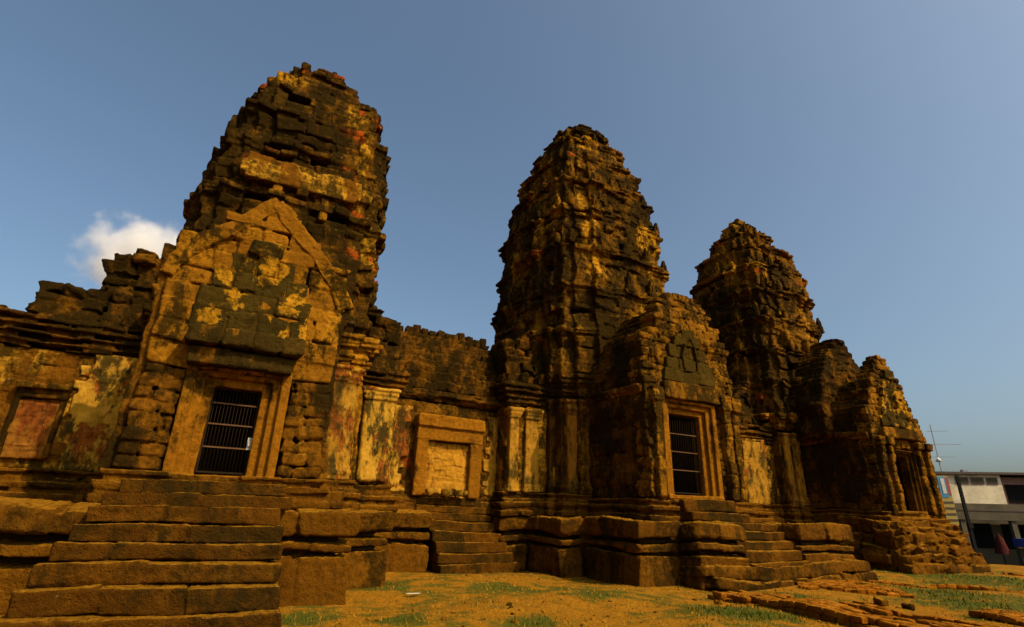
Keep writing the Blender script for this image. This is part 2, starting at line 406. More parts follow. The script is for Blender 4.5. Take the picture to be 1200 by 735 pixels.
# ------------------------------------------------------------------ towers
def tower(cx, body_w, tab, shift, z_sp, label, mat, coarse, seed, nick=0.02, flank_mats=None):
    random.seed(seed)
    t = thing('stone_tower', (cx, YT, 1.4), label, 'tower', 'three stone towers of the temple')
    # body: plinth mouldings, redented shaft, cornices
    S = Stones(); z = 1.42
    for dz, off in ((.16, .34), (.10, .24), (.13, .30), (.10, .16), (.09, .10), (.08, .15)):
        poly_course(S, plan(body_w+off), cx, YT, z, z+dz, ln=(.5, 1.1), jit=.02, r=.035); z += dz
    S.build('plinth', M['laterite'], t, vox=0.024, worn=0.6)
    S = Stones()
    zc = 5.0
    while z < zc-.15:
        dz = random.uniform(.3, .42); dz = min(dz, zc-z)
        poly_course(S, plan(body_w-.04), cx, YT, z, z+dz, ln=(.5, .9), jit=.012, r=.03); z += dz
    z = zc
    S.build('wall', M['body'], t, vox=0.034, worn=0.8)
    # plastered pilasters on the redents, front and side faces, set proud of the shaft
    for i, (x0, x1, y) in enumerate(((-.83, -.66, -.86), (-.70, -.53, -.93), (.53, .70, -.93), (.66, .83, -.86))):
        P = Stones(); x0 *= body_w; x1 *= body_w; y *= body_w
        P.box(cx+x0, cx+x1, YT+y-.07, YT+y+.25, 2.45, 4.45, r=.03)
        for zz, e in ((2.08, .05), (2.20, .07), (2.32, .03), (4.45, .03), (4.56, .06), (4.67, .04), (4.78, .09)):
            P.box(cx+x0-e, cx+x1+e, YT+y-.07-e, YT+y+.25, zz, zz+.105, r=.025)
        P.build('pilaster', (flank_mats or [M['plaster']]*4)[i], t, amp=.02, vox=0.03, worn=0.5)
    for i, (x0, x1, x) in enumerate(((.66, .83, -.86), (.53, .70, -.93))):
        P = Stones(); a, b = YT-x1*body_w, YT-x0*body_w; x *= body_w
        P.box(cx+x-.07, cx+x+.25, a, b, 2.45, 4.45, r=.03)
        for zz, e in ((2.08, .05), (2.20, .07), (2.32, .03), (4.45, .03), (4.56, .06), (4.67, .04), (4.78, .09)):
            P.box(cx+x-.07-e, cx+x+.25, a-e, b+e, zz, zz+.105, r=.025)
        P.build('pilaster', M['porch_stain_shade'], t, amp=.02, vox=0.03, worn=0.5)
    S = Stones()
    for dz, off in ((.10, .02), (.09, .10), (.12, .05), (.10, .16), (.13, .24), (.16, .30)):
        poly_course(S, plan(body_w+off), cx, YT, z, z+dz, ln=(.4, .9), jit=.02, r=.03, miss=nick); z += dz
    S.build('cornice', M['body'], t, vox=0.026, worn=0.5)
    # spire: diminishing tiers
    S = Stones(); spots = []
    ztop = tab[-1][0]; core = []
    while z < ztop-.05:
        w0 = interp(tab, z); tier = max(.75, 1.5*(w0/2.7)**.7)
        if coarse: tier *= random.uniform(.8, 1.25)
        hz = min(tier, ztop-z); zend = z+hz; wt = interp(tab, z+hz*.45)
        cn = [(.11, .03), (.10, .10), (.13, .16)] if not coarse else [(.16, .04), (.22, .10)]
        if wt < 1.2: cn = [(.10, .03), (.12, .08)]
        cnh = sum(c[0] for c in cn); z_wall_end = zend-cnh
        if z > z_sp+.5: spots.append((z, wt))
        while z < z_wall_end-.06:
            dz = random.uniform(.2, .34) if coarse else random.uniform(.2, .33)
            dz = min(dz, z_wall_end-z)
            if z_wall_end-(z+dz) < .1: dz = z_wall_end-z
            wc = wt*.5+interp(tab, z+dz/2)*.5-.06+random.gauss(0, .02)
            sx = interp(shift, z)
            poly_course(S, plan(wc), cx+sx, YT, z, z+dz, ln=(.45, 1.0) if coarse else (.28, .62), jit=.05 if coarse else .04, r=.04, rough=.02, miss=nick, thick=.5, zj=.02)
            core.append((cx+sx, wc-.2, z, z+dz)); z += dz
        for dz, off in cn:
            wc = interp(tab, z+dz/2)*.6+wt*.4+off-.04; sx = interp(shift, z)
            poly_course(S, plan(wc), cx+sx, YT, z, z+dz, ln=(.4, .85), jit=.05, r=.045, rough=.015, miss=nick*2.5, thick=.55, zj=.02)
            core.append((cx+sx, wc-.3, z, z+dz)); z += dz
        z = zend
    # cap stones
    sx = interp(shift, ztop)
    for k in range(9):
        a = random.uniform(0, 6.28); rr = random.uniform(.0, .35)
        S.add((cx+sx+rr*math.cos(a), YT+rr*math.sin(a), ztop+random.uniform(-.1, .12)), (random.uniform(.14, .26), random.uniform(.14, .24), random.uniform(.1, .18)), random.uniform(0, 3), .07, None, 0, .02)
    sp = S.build('spire', mat, t, amp=.06, vox=0.029, worn=.6)
    bl = []
    for x, wq, a, b in core:
        wq = max(.15, wq*.84); bl.append((x-wq, x+wq, YT-wq, YT+wq, a, b+.0005))
    q = (body_w-.3)*.86
    bl.append((cx-q, cx+q, YT-q, YT+q, 1.3, 6.0))
    boxes('core', bl, M['core'], t)
    # niche pilasters and antefixes standing on the tier ledges
    return t, spots

def antefixes(t, cx, spots, shift, mat, every, seed, lean=None):
    random.seed(seed)
    protos = {}
    for kind in ('leaf', 'stub'):
        protos[kind] = antefix_mesh(kind)
    base = {}
    n = 0
    for z, wq in spots:
        for k in range(4):
            c, s = [(1, 0), (0, 1), (-1, 0), (0, -1)][k]
            if k == 1: continue
            for (px, py) in ((1.02, 0), (.98, .40), (.98, -.40), (.90, .78), (.78, .90)):
                if random.random() > every or n >= 70: continue
                x = (px*c-py*s)*(wq+.05); y = (px*s+py*c)*(wq+.05); kind = 'leaf' if random.random() < .55 else 'stub'
                sc = random.uniform(.75, 1.25)*(.7+.3*wq/2.6)
                if kind not in base:
                    o = protos[kind].build('antefix', mat, t, amp=0); 
                    me = o.data; co = np.empty(len(me.vertices)*3, np.float32); me.vertices.foreach_get('co', co)
                    co = co.reshape(-1, 3)+root_loc(t); me.vertices.foreach_set('co', co.astype(np.float32).ravel()); me.update(); base[kind] = o
                else:
                    o = base[kind].copy(); C.objects.link(o); o.parent = t
                o.location = (x+interp(shift, z), y, z-1.4-.03); o.scale = (sc, sc, sc*random.uniform(.9, 1.2))
                o.rotation_euler = (0, random.gauss(0, .05), math.atan2(s, c)+math.pi/2+random.gauss(0, .1)); n += 1

LTAB = [(5.5, 2.72), (7, 2.66), (8, 2.62), (9, 2.60), (10, 2.55), (10.8, 2.42), (11.6, 2.34), (12.4, 2.16), (13.1, 1.95), (13.8, 1.62), (14.4, 1.24), (15.0, .8), (15.45, .38)]
LSH = [(6, 0), (9, 0), (11, .18), (12.5, .2), (14, .3), (16, .0)]
MTAB = [(5.5, 2.95), (9, 2.92), (10, 2.86), (11.7, 2.74), (12.5, 2.66), (13.4, 2.40), (14.2, 2.22), (15, 1.98), (16.2, 1.5), (17.0, 1.08), (17.6, .72), (17.9, .38)]
RTAB = [(5.5, 2.6), (9.3, 2.5), (11.3, 2.38), (12.4, 2.28), (13.15, 2.08), (13.9, 1.80), (14.7, 1.32), (15.4, .98), (16.0, .6), (16.25, .3)]
ZERO = [(0, 0), (1, 0)]
LX, MX, RX = .78, 11.8, 22.4
tl, spl = tower(LX, 2.7, LTAB, LSH, 7.5, 'leftmost stone tower, its broad crumbling top dotted with red bricks', M['spire_left'], True, 11, .05,
                [M['plaster_pale'], M['plaster_pale'], M['plaster'], M['plaster']])
random.seed(77)
S = Stones()
S.course((-.75, 13.40), (2.35, 13.40), 9.55, 9.95, thick=.7, ln=(.7, 1.2), jit=.02, r=.03); S.course((-.65, 13.44), (2.3, 13.44), 9.95, 10.2, thick=.7, ln=(.5, .9), jit=.03, r=.03)
S.course((-.6, 13.34), (2.25, 13.34), 9.42, 9.55, thick=.7, ln=(.8, 1.4), jit=.01, r=.02)
S.build('niche_lintel', M['plaster_wall'], tl, amp=.05, vox=0.036, worn=1.0)
for a, b in ((.1, .32), (1.3, 1.52)):
    S = Stones(); S.box(a, b, 13.46, 13.9, 8.7, 9.41, r=.03, rough=.015); S.build('niche_pier', M['porch'], tl, amp=.03, vox=0.036, worn=1.0)
antefixes(tl, LX, spl, LSH, M['spire_left'], .22, 21)
tm, spm = tower(MX, 2.75, MTAB, ZERO, 7.0, 'middle stone tower, tallest of the three, rising to a tapered bud', M['spire'], False, 12, .03,
                [M['plaster_shade'], M['body'], M['body'], M['plaster']])
antefixes(tm, MX, spm, ZERO, M['spire'], .75, 22)
tr, spr = tower(RX, 2.5, RTAB, ZERO, 7.0, 'rightmost and farthest stone tower with stepped tiers and rounded tip', M['spire'], False, 13, .03)
antefixes(tr, RX, spr, ZERO, M['spire'], .75, 23)

# ------------------------------------------------------------------ porches
def gate(t, x0, x1, z0, z1, y, nb, hs, lock_z):
    g = boxes('gate', [(x0, x0+.03, y-.02, y+.02, z0, z1), (x1-.03, x1, y-.02, y+.02, z0, z1), (x0+.03, x1-.03, y-.019, y+.019, z0, z0+.03), (x0+.03, x1-.03, y-.019, y+.019, z1-.03, z1)], M['iron'], t)
    for h in hs: boxes('crossbar', [(x0+.03, x1-.03, y-.026, y-.006, h-.013, h+.013)], M['rust'], g)
    for i in range(nb):
        x = x0+.03+(x1-x0-.06)*(i+.5)/nb
        V, F = tube([(x, y+.004, z0+.03), (x, y+.004, z1-.03)], .006, 6); mesh_obj('bar', V, F, M['iron'], g)
    if lock_z:
        V, F = tube([(x1-.05, y-.03, lock_z+.04), (x1-.05, y-.045, lock_z+.09), (x1-.035, y-.05, lock_z+.105), (x1-.02, y-.045, lock_z+.09), (x1-.02, y-.03, lock_z+.04)], .006, 6)
        V2, F2 = merge([(V, F)])
        lk = boxes('padlock', [(x1-.065, x1-.005, y-.06, y-.03, lock_z-.05, lock_z+.04)], M['steel'], g, bevel=.006)
        boxes('hasp', [(x1-.075, x1+.01, y-.033, y-.026, lock_z-.11, lock_z+.11)], M['steel'], g)
    return g

def porch(label, xc, hw, yf, yb, z_sh, z_ap, pw, door, seed, ztop_wall=4.9, roof_ap=None, front_mat=None, side_mat=None, ex=1., lower_mat=None, frame_mat=None, fw=.46, course=(.19, .26), big_from=99):
    random.seed(seed)
    t = thing('stone_porch', (xc, yf+.5, 1.4), label, 'porch', 'stone porches in front of the towers')
    dx0, dx1, dz0, dz1 = door
    S = Stones(); z = 1.42
    for dz, off in ((.15, .22), (.10, .15), (.12, .20), (.09, .08), (.08, .12)):
        S.course((xc-hw-off, yb), (xc-hw-off, yf-off+.3), z, z+dz, ln=(.5, 1.), r=.035)
        S.course((xc-hw-off, yf-off), (xc+hw+off, yf-off), z, z+dz, ln=(.5, 1.), r=.035)
        S.course((xc+hw+off, yf-off+.3), (xc+hw+off, yb), z, z+dz, ln=(.5, 1.), r=.035); z += dz
    S.build('plinth', M['laterite'], t, vox=0.024, worn=0.6)
    zb = z
    # front wall with doorway; gable outline on top
    def top(s):
        u = min(1, abs(s-hw)/hw); return z_sh+(z_ap-z_sh)*(1-u**pw)**ex
    S = Stones(); split = False
    fx0, fx1, fz1 = dx0-fw, dx1+fw, dz1+.25
    while z < z_ap:
        if lower_mat and not split and z >= fz1:
            for sd in (0, 1):
                Q = Stones(); Q.a = [a for a in S.a if (a[0] > (dx0+dx1)/2) == bool(sd)]; Q.build('lower_wall', lower_mat, t, amp=.03, vox=0.02, worn=0.6)
            S = Stones(); split = True
        dz = random.uniform(*(course if z < big_from else (.34, .42)))
        kp = (lambda a, b, z0, z1: cut(a, b, fx0-(xc-hw), fx1-(xc-hw))) if z < fz1-.08 else None
        if kp and z+dz > fz1: dz = max(.12, fz1-z)
        S.course((xc-hw, yf), (xc+hw, yf), z, z+dz, thick=.55, ln=((.32, .62) if z < z_sh-.4 else (.22, .42)) if z < big_from else (.45, .9), jit=.022, r=.045, gap=.015, keep=kp, top=top, rough=.010)
        z += dz
    S.build('front_wall', front_mat or M['porch'], t, amp=.04, vox=0.022, worn=0.7)
    # side walls + corbelled vault
    S = Stones(); z = zb; ra = roof_ap or z_ap-.35
    while z < ra-.05:
        dz = random.uniform(.26, .38) if z < ztop_wall else random.uniform(.16, .22)
        if z < ztop_wall: ins = 0.
        else:
            u = (z+dz*.5-ztop_wall)/(ra-ztop_wall); ins = hw*(1-max(0., 1-min(1, u)**1.9)**.62)
        wv = max(.12, hw-ins); jj = .010 if z < ztop_wall else .014
        S.course((xc-wv, yb), (xc-wv, yf+.42), z, z+dz, thick=.5 if z < ztop_wall else .75, ln=(.4, .8), jit=jj, r=.05)
        S.course((xc+wv, yf+.42), (xc+wv, yb), z, z+dz, thick=.5 if z < ztop_wall else .75, ln=(.4, .8), jit=jj, r=.05)
        z += dz
    for k in range(int((yb-yf)/.35)):
        S.add((xc+random.gauss(0, .04), yf+.6+k*.35, ra+random.uniform(-.05, .08)), (.2, .16, .14), random.gauss(0, .1), .07, None, 0, .02)
    S.build('vault', side_mat or M['body'], t, amp=.04, vox=0.028, worn=0.6)
    # eave moulding along the sides
    for sd in (0, 1):
        S = Stones(); zz = ztop_wall-.25
        for dz, off in ((.09, .06), (.08, .12), (.10, .18)):
            if sd: S.course((xc+hw+off, yf+.1), (xc+hw+off, yb), zz, zz+dz, ln=(.5, .9), thick=.4, r=.03)
            else: S.course((xc-hw-off, yb), (xc-hw-off, yf+.1), zz, zz+dz, ln=(.5, .9), thick=.4, r=.03)
            zz += dz
        S.build('eave', M['body'], t, vox=0.026, worn=0.5)
    # inner chamber (dark, real depth)
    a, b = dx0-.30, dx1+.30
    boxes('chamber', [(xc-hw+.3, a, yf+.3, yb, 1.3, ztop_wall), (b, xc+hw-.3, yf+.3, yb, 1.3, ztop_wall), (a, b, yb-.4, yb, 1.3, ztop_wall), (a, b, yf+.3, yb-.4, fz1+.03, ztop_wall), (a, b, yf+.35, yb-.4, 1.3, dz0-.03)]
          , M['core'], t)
    # stepped door frame: three nested rebates, each jamb and head its own stone
    fr = Stones()
    for k, (e0, e1, y0, y1) in enumerate(((fw, fw*.65, yf-.05, yf+.4), (fw*.65, fw*.33, yf+.05, yf+.4), (fw*.33, .0, yf+.17, yf+.5))):
        fr.box(dx0-e0, dx0-e1, y0, y1, dz0-.05, dz1+e1, r=.015, rnd=.3+.1*k); fr.box(dx1+e1, dx1+e0, y0, y1, dz0-.05, dz1+e1, r=.015, rnd=.5+.1*k)
        fr.box(dx0-e0, dx1+e0, y0, y1, dz1+e1+.002, dz1+e0*.85+.002*k, r=.015, rnd=.4)
    fr.box(dx0-fw+.01, dx1+fw-.01, yf-.08, yf+.55, dz0-.16, dz0-.052, r=.025, rnd=.6)
    fr.build('door_frame', frame_mat or M['porch_plain'], t, amp=.012, vox=0.02, worn=0.25)
    return t
def cut(a, b, c, d):
    out = []
    if a < c: out.append((a, min(b, c)))
    if b > d: out.append((max(a, d), b))
    return out

def rim(t, xc, yf, pts, th, depth, name, mat, sides=(-1, 1)):
    # raised band of stones that follows the gable outline
    S = Stones()
    for sgn in sides:
        for (x0, z0), (x1, z1) in zip(pts[:-1], pts[1:]):
            L = math.hypot(x1-x0, z1-z0); a = math.atan2(z1-z0, (x1-x0)*sgn)
            S.add((xc+sgn*(x0+x1)/2, yf-depth/2+.06, (z0+z1)/2), (L/2+.02, depth/2+.03, th/2), 0, .03, random.uniform(.2, .9), a+random.gauss(0, .05), .02)
    return S.build(name, mat, t, amp=.03, vox=.02, worn=.7)

# left porch
p = porch('leftmost stone porch with grille door under a dark stone hood', .27, 1.62, 10.9, 13.75, 5.9, 7.45, 1.12, (-.18, .65, 2.0, 3.53), 31, ztop_wall=5.2, roof_ap=6.7, big_from=3.7, front_mat=M['gable'], lower_mat=M['porch_side'])
gate(p, -.17, .64, 2.0, 3.52, 11.22, 13, (2.45, 2.86, 3.24), 2.55)
S = Stones(); random.seed(5)
for a, b in ((-.66, .0), (.0, .62), (.62, 1.10)): S.box(a+.004, b-.004, 10.62, 11.3, 3.83, 4.13, r=.03, rough=.01)
S.build('lintel', M['dark_block'], p, vox=0.026, worn=0.5)
S = Stones()
for a, b in ((-.76, -.22), (-.22, .28), (.28, .78), (.78, 1.18)): S.box(a+.016, b-.016, 10.42, 11.2, 4.16, 4.50, r=.05, rough=.012)
S.build('hood', M['dark_block'], p, vox=0.018, worn=0.45)
S = Stones(); z = 4.52; rows = ((.42, 1.02), (.42, .98), (.40, .86), (.40, .62), (.38, .33))
for dz, hw_ in rows:
    S.course((.22-hw_, 10.84), (.22+hw_, 10.84), z, z+dz, thick=.3, ln=(.4, .75), jit=.02, r=.04); z += dz
S.build('pediment', M['pediment'], p, amp=.03, vox=0.022, worn=0.6)
random.seed(15)
gable_line = [(1.64, 5.45), (1.52, 5.78), (1.28, 6.08), (1.02, 6.36), (.76, 6.62), (.5, 6.9), (.24, 7.2), (.0, 7.5)]
rim(p, .24, 10.90, gable_line, .30, .05, 'gable_coping', M['gable'])
# curved outer buttress strip on the right-hand corner
for sd in (0, 1):
    S = Stones(); zz = 1.9
    while zz < 6.0:
        dz = random.uniform(.18, .3); e = .16*max(0, (zz-4.6)/1.5)**1.5+.10*max(0, (3.0-zz)/1.2)
        if sd: S.box(1.72, 1.95+e, 11.0, 11.6, zz, zz+dz-.006, r=.02, rough=.012)
        else: S.box(-1.45-e, -1.22, 11.0, 11.6, zz, zz+dz-.006, r=.02, rough=.012)
        zz += dz
    S.build('corner_pilaster', M['porch_side'], p, amp=.03, vox=0.026, worn=0.6)

# middle porch
p = porch('middle stone porch with open barred doorway and arched carved pediment', 12.0, 1.85, 10.9, 13.9, 6.0, 8.15, 2.3, (11.2, 12.42, 2.12, 4.28), 32, ztop_wall=5.0, roof_ap=7.7, ex=.8, side_mat=M['porch_stain_shade'])
gate(p, 11.22, 12.40, 2.13, 4.27, 11.24, 12, (2.75, 3.25, 3.75), 0)
S = Stones()
for a, b in ((10.75, 11.5), (11.5, 12.3), (12.3, 12.95)): S.box(a+.004, b-.004, 10.68, 11.2, 4.66, 5.12, r=.04, rough=.012)
S.build('lintel', M['porch'], p, vox=0.028, worn=0.6)
S = Stones()
for z, hw_ in ((5.14, 1.05), (5.52, .98), (5.9, .82), (6.28, .55), (6.6, .25)):
    S.course((11.9-hw_, 10.78), (11.9+hw_, 10.78), z, z+.37 if z < 6.5 else z+.25, thick=.4, ln=(.45, .8), jit=.015, r=.035, gap=.011)
S.build('pediment', M['tympanum'], p, amp=.03, vox=0.022, worn=0.6)
rim(p, 11.9, 10.74, [(.27, 5.6), (.30, 5.95), (.22, 6.3), (.0, 6.55)], .04, .05, 'niche_rim', M['dark_block'])
for x, e in ((10.45, 0), (13.2, 0), (13.62, 1)):
    S = Stones(); zz = 2.0
    while zz < 4.5:
        S.box(x-.13, x+.13, 10.70+.06*e, 11.1, zz, zz+.34, r=.04, rough=.012); zz += .35
    for dz in (0, .1, .2, .3): S.box(x-.19-.02*(dz > .1), x+.19+.02*(dz > .1), 10.66, 11.15, 4.52+dz, 4.61+dz, r=.03)
    S.build('colonnette', M['porch'], p, amp=.03, vox=0.026, worn=0.5)

# right porch, with the taller vault behind its front gable
p = porch('rightmost stone porch with pointed eroded gable and dark doorway', 22.95, 1.85, 10.9, 13.8, 5.2, 7.95, 1.5, (22.3, 23.6, 1.85, 3.95), 33, ztop_wall=4.7, roof_ap=6.9, fw=.24, ex=.85, frame_mat=M['porch_side'], side_mat=M['porch_stain_shade'])
S = Stones(); zz = 1.85
for x in (21.35, 21.95, 24.0, 24.55):
    S = Stones(); zz = 1.85
    while zz < 4.2:
        S.box(x-.13, x+.13, 10.70, 11.1, zz, zz+.34, r=.05, rough=.015); zz += .35
    for dz in (0, .1, .2): S.box(x-.19-.02*(dz > .1), x+.19+.02*(dz > .1), 10.64, 11.15, 4.22+dz, 4.31+dz, r=.03)
    S.build('colonnette', M['porch'], p, amp=.03, vox=0.026, worn=0.5)
S = Stones()
for a, b in ((21.6, 22.4), (22.4, 23.3), (23.3, 24.3)): S.box(a+.004, b-.004, 10.66, 11.2, 4.52, 4.92, r=.05, rough=.012)
S.build('lintel', M['body'], p, vox=0.03, worn=0.8)
S = Stones(); z = 4.95; random.seed(8)
for hw_ in (1.2, 1.1, .95, .75, .55, .35):
    S.course((22.95-hw_, 10.74), (22.95+hw_, 10.74), z, z+.38, thick=.4, ln=(.35, .7), jit=.05, r=.05); z += .385
S.build('pediment', M['pediment'], p, vox=0.032, worn=0.8)
S = Stones(); z = 4.6; random.seed(9)
while z < 8.7:
    dz = random.uniform(.16, .22); u = max(0, (z-5.6)/3.1); hw_ = 1.95*max(0.05, 1-u**1.9)**.7
    S.course((22.75-hw_, 13.9), (22.75-hw_, 12.25), z, z+dz, thick=.6, ln=(.4, .8), jit=.03, r=.05)
    S.course((22.75-hw_, 12.25), (22.75+hw_, 12.25), z, z+dz, thick=.5, ln=(.35, .7), jit=.03, r=.05)
    S.course((22.75+hw_, 12.25), (22.75+hw_, 13.9), z, z+dz, thick=.6, ln=(.4, .8), jit=.03, r=.05); z += dz
S.build('rear_vault', M['roofstone'], p, amp=.05, vox=0.04, worn=0.9)

# ------------------------------------------------------------------ wings and galleries
def blind_door(t, x0, x1, z0, z1, y, fw, mat, frame_mat, lint=.45, pr=.22):
    f = Stones()
    f.box(x0-fw, x0, y-pr, y+.2, z0, z1, r=.03, rough=.008, rnd=.4); f.box(x1, x1+fw, y-pr, y+.2, z0, z1, r=.03, rough=.008, rnd=.6)
    f.box(x0-fw*1.05, x1+fw*1.05, y-pr-.03, y+.2, z1+.004, z1+lint*.55, r=.03, rough=.008, rnd=.5)
    f.box(x0-fw*1.15, x1+fw*1.15, y-pr-.12, y+.2, z1+lint*.55+.006, z1+lint, r=.04, rough=.012, rnd=.2)
    d = f.build('door_frame', frame_mat, t, amp=.02, vox=0.024, worn=0.4)
    S = Stones(); z = z0
    while z < z1-.05:
        dz = min(random.uniform(.12, .2), z1-z); S.course((x0-.05, y-.06), (x1+.05, y-.06), z, z+dz, thick=.25, ln=(.25, .5), jit=.008, r=.02, gap=.003); z += dz
    S.build('blocked_infill', mat, d, amp=.02, vox=0.022, worn=0.5)
    return d
def ragged(t, x0, x1, z0, z1, y, mat, name='plaster_patch', left=.25, right=.0):
    # plaster left on the masonry: thin courses with torn ends
    S = Stones(); z = z0
    while z < z1:
        dz = random.uniform(.12, .22); a = x0+random.uniform(0, left); b = x1-random.uniform(0, right)
        S.course((a, y), (b, y), z, min(z+dz, z1), thick=.3, ln=(.5, 1.2), jit=.004, r=.015, gap=.0, rough=.006, zj=.0); z += dz-.004
    return S.build(name, mat, t, amp=.025, vox=0.026, worn=0.5)
def wing(label, x0, x1, yf, steps, wall_mat, seed, door=None, cat='wing', pil=True, name='side_wing'):
    """x0..x1 wide, front face at yf; steps = ruined roof outline as (x, z) pairs"""
    random.seed(seed)
    t = thing(name, ((x0+x1)/2, yf+.5, 1.4), label, cat)
    yb = 2*YT-yf
    S = Stones(); z = 1.42
    for dz, off in ((.16, .26), (.10, .17), (.12, .22), (.09, .10), (.09, .05), (.08, .12)):
        poly_course(S, rect(x0-off, x1+off, yf-off, yb), 0, 0, z, z+dz, ln=(.5, 1.), r=.035); z += dz
    S.build('plinth', M['laterite'], t, vox=0.024, worn=0.6)
    S = Stones()
    while z < 4.35:
        dz = random.uniform(.28, .4); poly_course(S, rect(x0, x1, yf, yb), 0, 0, z, z+dz, ln=(.4, .8), jit=.012, r=.03); z += dz
    S.build('wall', wall_mat, t, amp=.03, vox=0.026, worn=0.7)
    S = Stones()
    for dz, off in ((.08, .02), (.07, .10), (.08, .03), (.07, .14), (.09, .07), (.08, .20), (.08, .12), (.10, .23), (.10, .14)):
        poly_course(S, rect(x0-off, x1+off, yf-off, yb), 0, 0, z, z+dz, ln=(.35, .8), jit=.03, r=.03, miss=.04); z += dz
    S.build('cornice', M['roofstone'], t, amp=.04, vox=0.024, worn=0.6)
    S = Stones(); zt = max(s[1] for s in steps); xs = [s[0] for s in steps]; zs = [s[1] for s in steps]
    zbase = z
    while z < zt:
        dz = random.uniform(.22, .36)
        ins = min(1.2, .04+.28*(z-zbase))
        def tp(s): return float(np.interp(x0+s, xs, zs))
        S.course((x0, yf+ins), (x1, yf+ins), z, z+dz, thick=1.0, ln=(.3, .75), jit=.09, r=.10, top=tp, rough=.03)
        lz, rz_ = tp(0), tp(x1-x0)
        if z < lz: S.course((x0, yb-ins), (x0, yf+ins+.3), z, z+dz, thick=.7, ln=(.4, .8), jit=.05, r=.06, rough=.018)
        if z < rz_: S.course((x1, yf+ins+.3), (x1, yb-ins), z, z+dz, thick=.7, ln=(.4, .8), jit=.05, r=.06, rough=.018)
        z += dz
    S.build('roof', M['roofstone'], t, amp=.07, vox=0.028, worn=.8)
    zl = min(zs)-.3
    boxes('core', [(x0+.3, x1-.3, yf+.35, yb-.3, 1.3, 5.0), (x0+.35, x1-.35, yf+1.1, yb-1.0, 5.001, max(5.1, zl))], M['core'], t)
    return t

t = wing('ruined side wing at the far left with a bricked-up doorway', -4.7, -1.75, 14.5, [(-4.7, 4.7), (-4.45, 5.0), (-4.3, 5.66), (-3.97, 6.15), (-3.6, 6.25), (-3.4, 6.1), (-3.15, 6.15), (-3.0, 6.45), (-2.8, 7.2), (-2.5, 7.5), (-2.1, 7.45), (-1.75, 7.2)], M['plaster_wall'], 41)
random.seed(51)
blind_door(t, -3.62, -3.0, 2.25, 3.45, 14.47, .11, M['infill_red'], M['body'], .30, .11)
ragged(t, -2.85, -1.72, 2.05, 4.55, 14.44, M['plaster_pale'])

t = wing('narrow plastered side wing right of the leftmost tower', 2.9, 4.25, 14.35, [(2.9, 7.2), (3.6, 7.0), (3.9, 6.9), (4.25, 6.7)], M['plaster_wall'], 42)
P = Stones(); P.box(3.35, 4.2, 14.22, 14.6, 2.1, 4.4, r=.06); 
for zz, e in ((4.2, .03), (4.32, .06), (4.44, .1)): P.box(3.33-e, 4.2+e, 14.2-e, 14.6, zz, zz+.1, r=.03)
P.build('pilaster', M['plaster_pale'], t, amp=.04, vox=0.028, worn=0.6)
t = wing('shadowed side wing left of the middle tower', 7.75, 9.4, 14.35, [(7.75, 6.6), (7.95, 6.95), (8.4, 7.0), (9.0, 7.3), (9.4, 7.6)], M['plaster_wall'], 43)
for a, b, mm in ((7.80, 8.12, 'plaster'), (8.35, 8.85, 'plaster')):
    P = Stones(); P.box(a, b, 14.24, 14.6, 2.1, 4.2, r=.03)
    for zz, e in ((2.05, .05), (2.17, .03), (4.2, .03), (4.32, .06), (4.44, .1)): P.box(a-e, b+e, 14.22-e, 14.6, zz, zz+.1, r=.03)
    P.build('pilaster', M[mm], t, amp=.03, vox=0.03, worn=0.5)
t = wing('sunlit plastered side wing left of the rightmost tower', 18.2, 20.3, 14.35, [(18.2, 5.6), (18.6, 6.3), (19.2, 6.8), (20.3, 7.3)], M['plaster_wall'], 44)
ragged(t, 18.25, 19.9, 2.05, 4.6, 14.27, M['plaster'], left=.05, right=.3)
t = wing('side wing right of the middle tower, mostly hidden by the porch', 14.2, 15.8, 14.35, [(14.2, 7.4), (15.0, 7.0), (15.8, 6.4)], M['body'], 45)

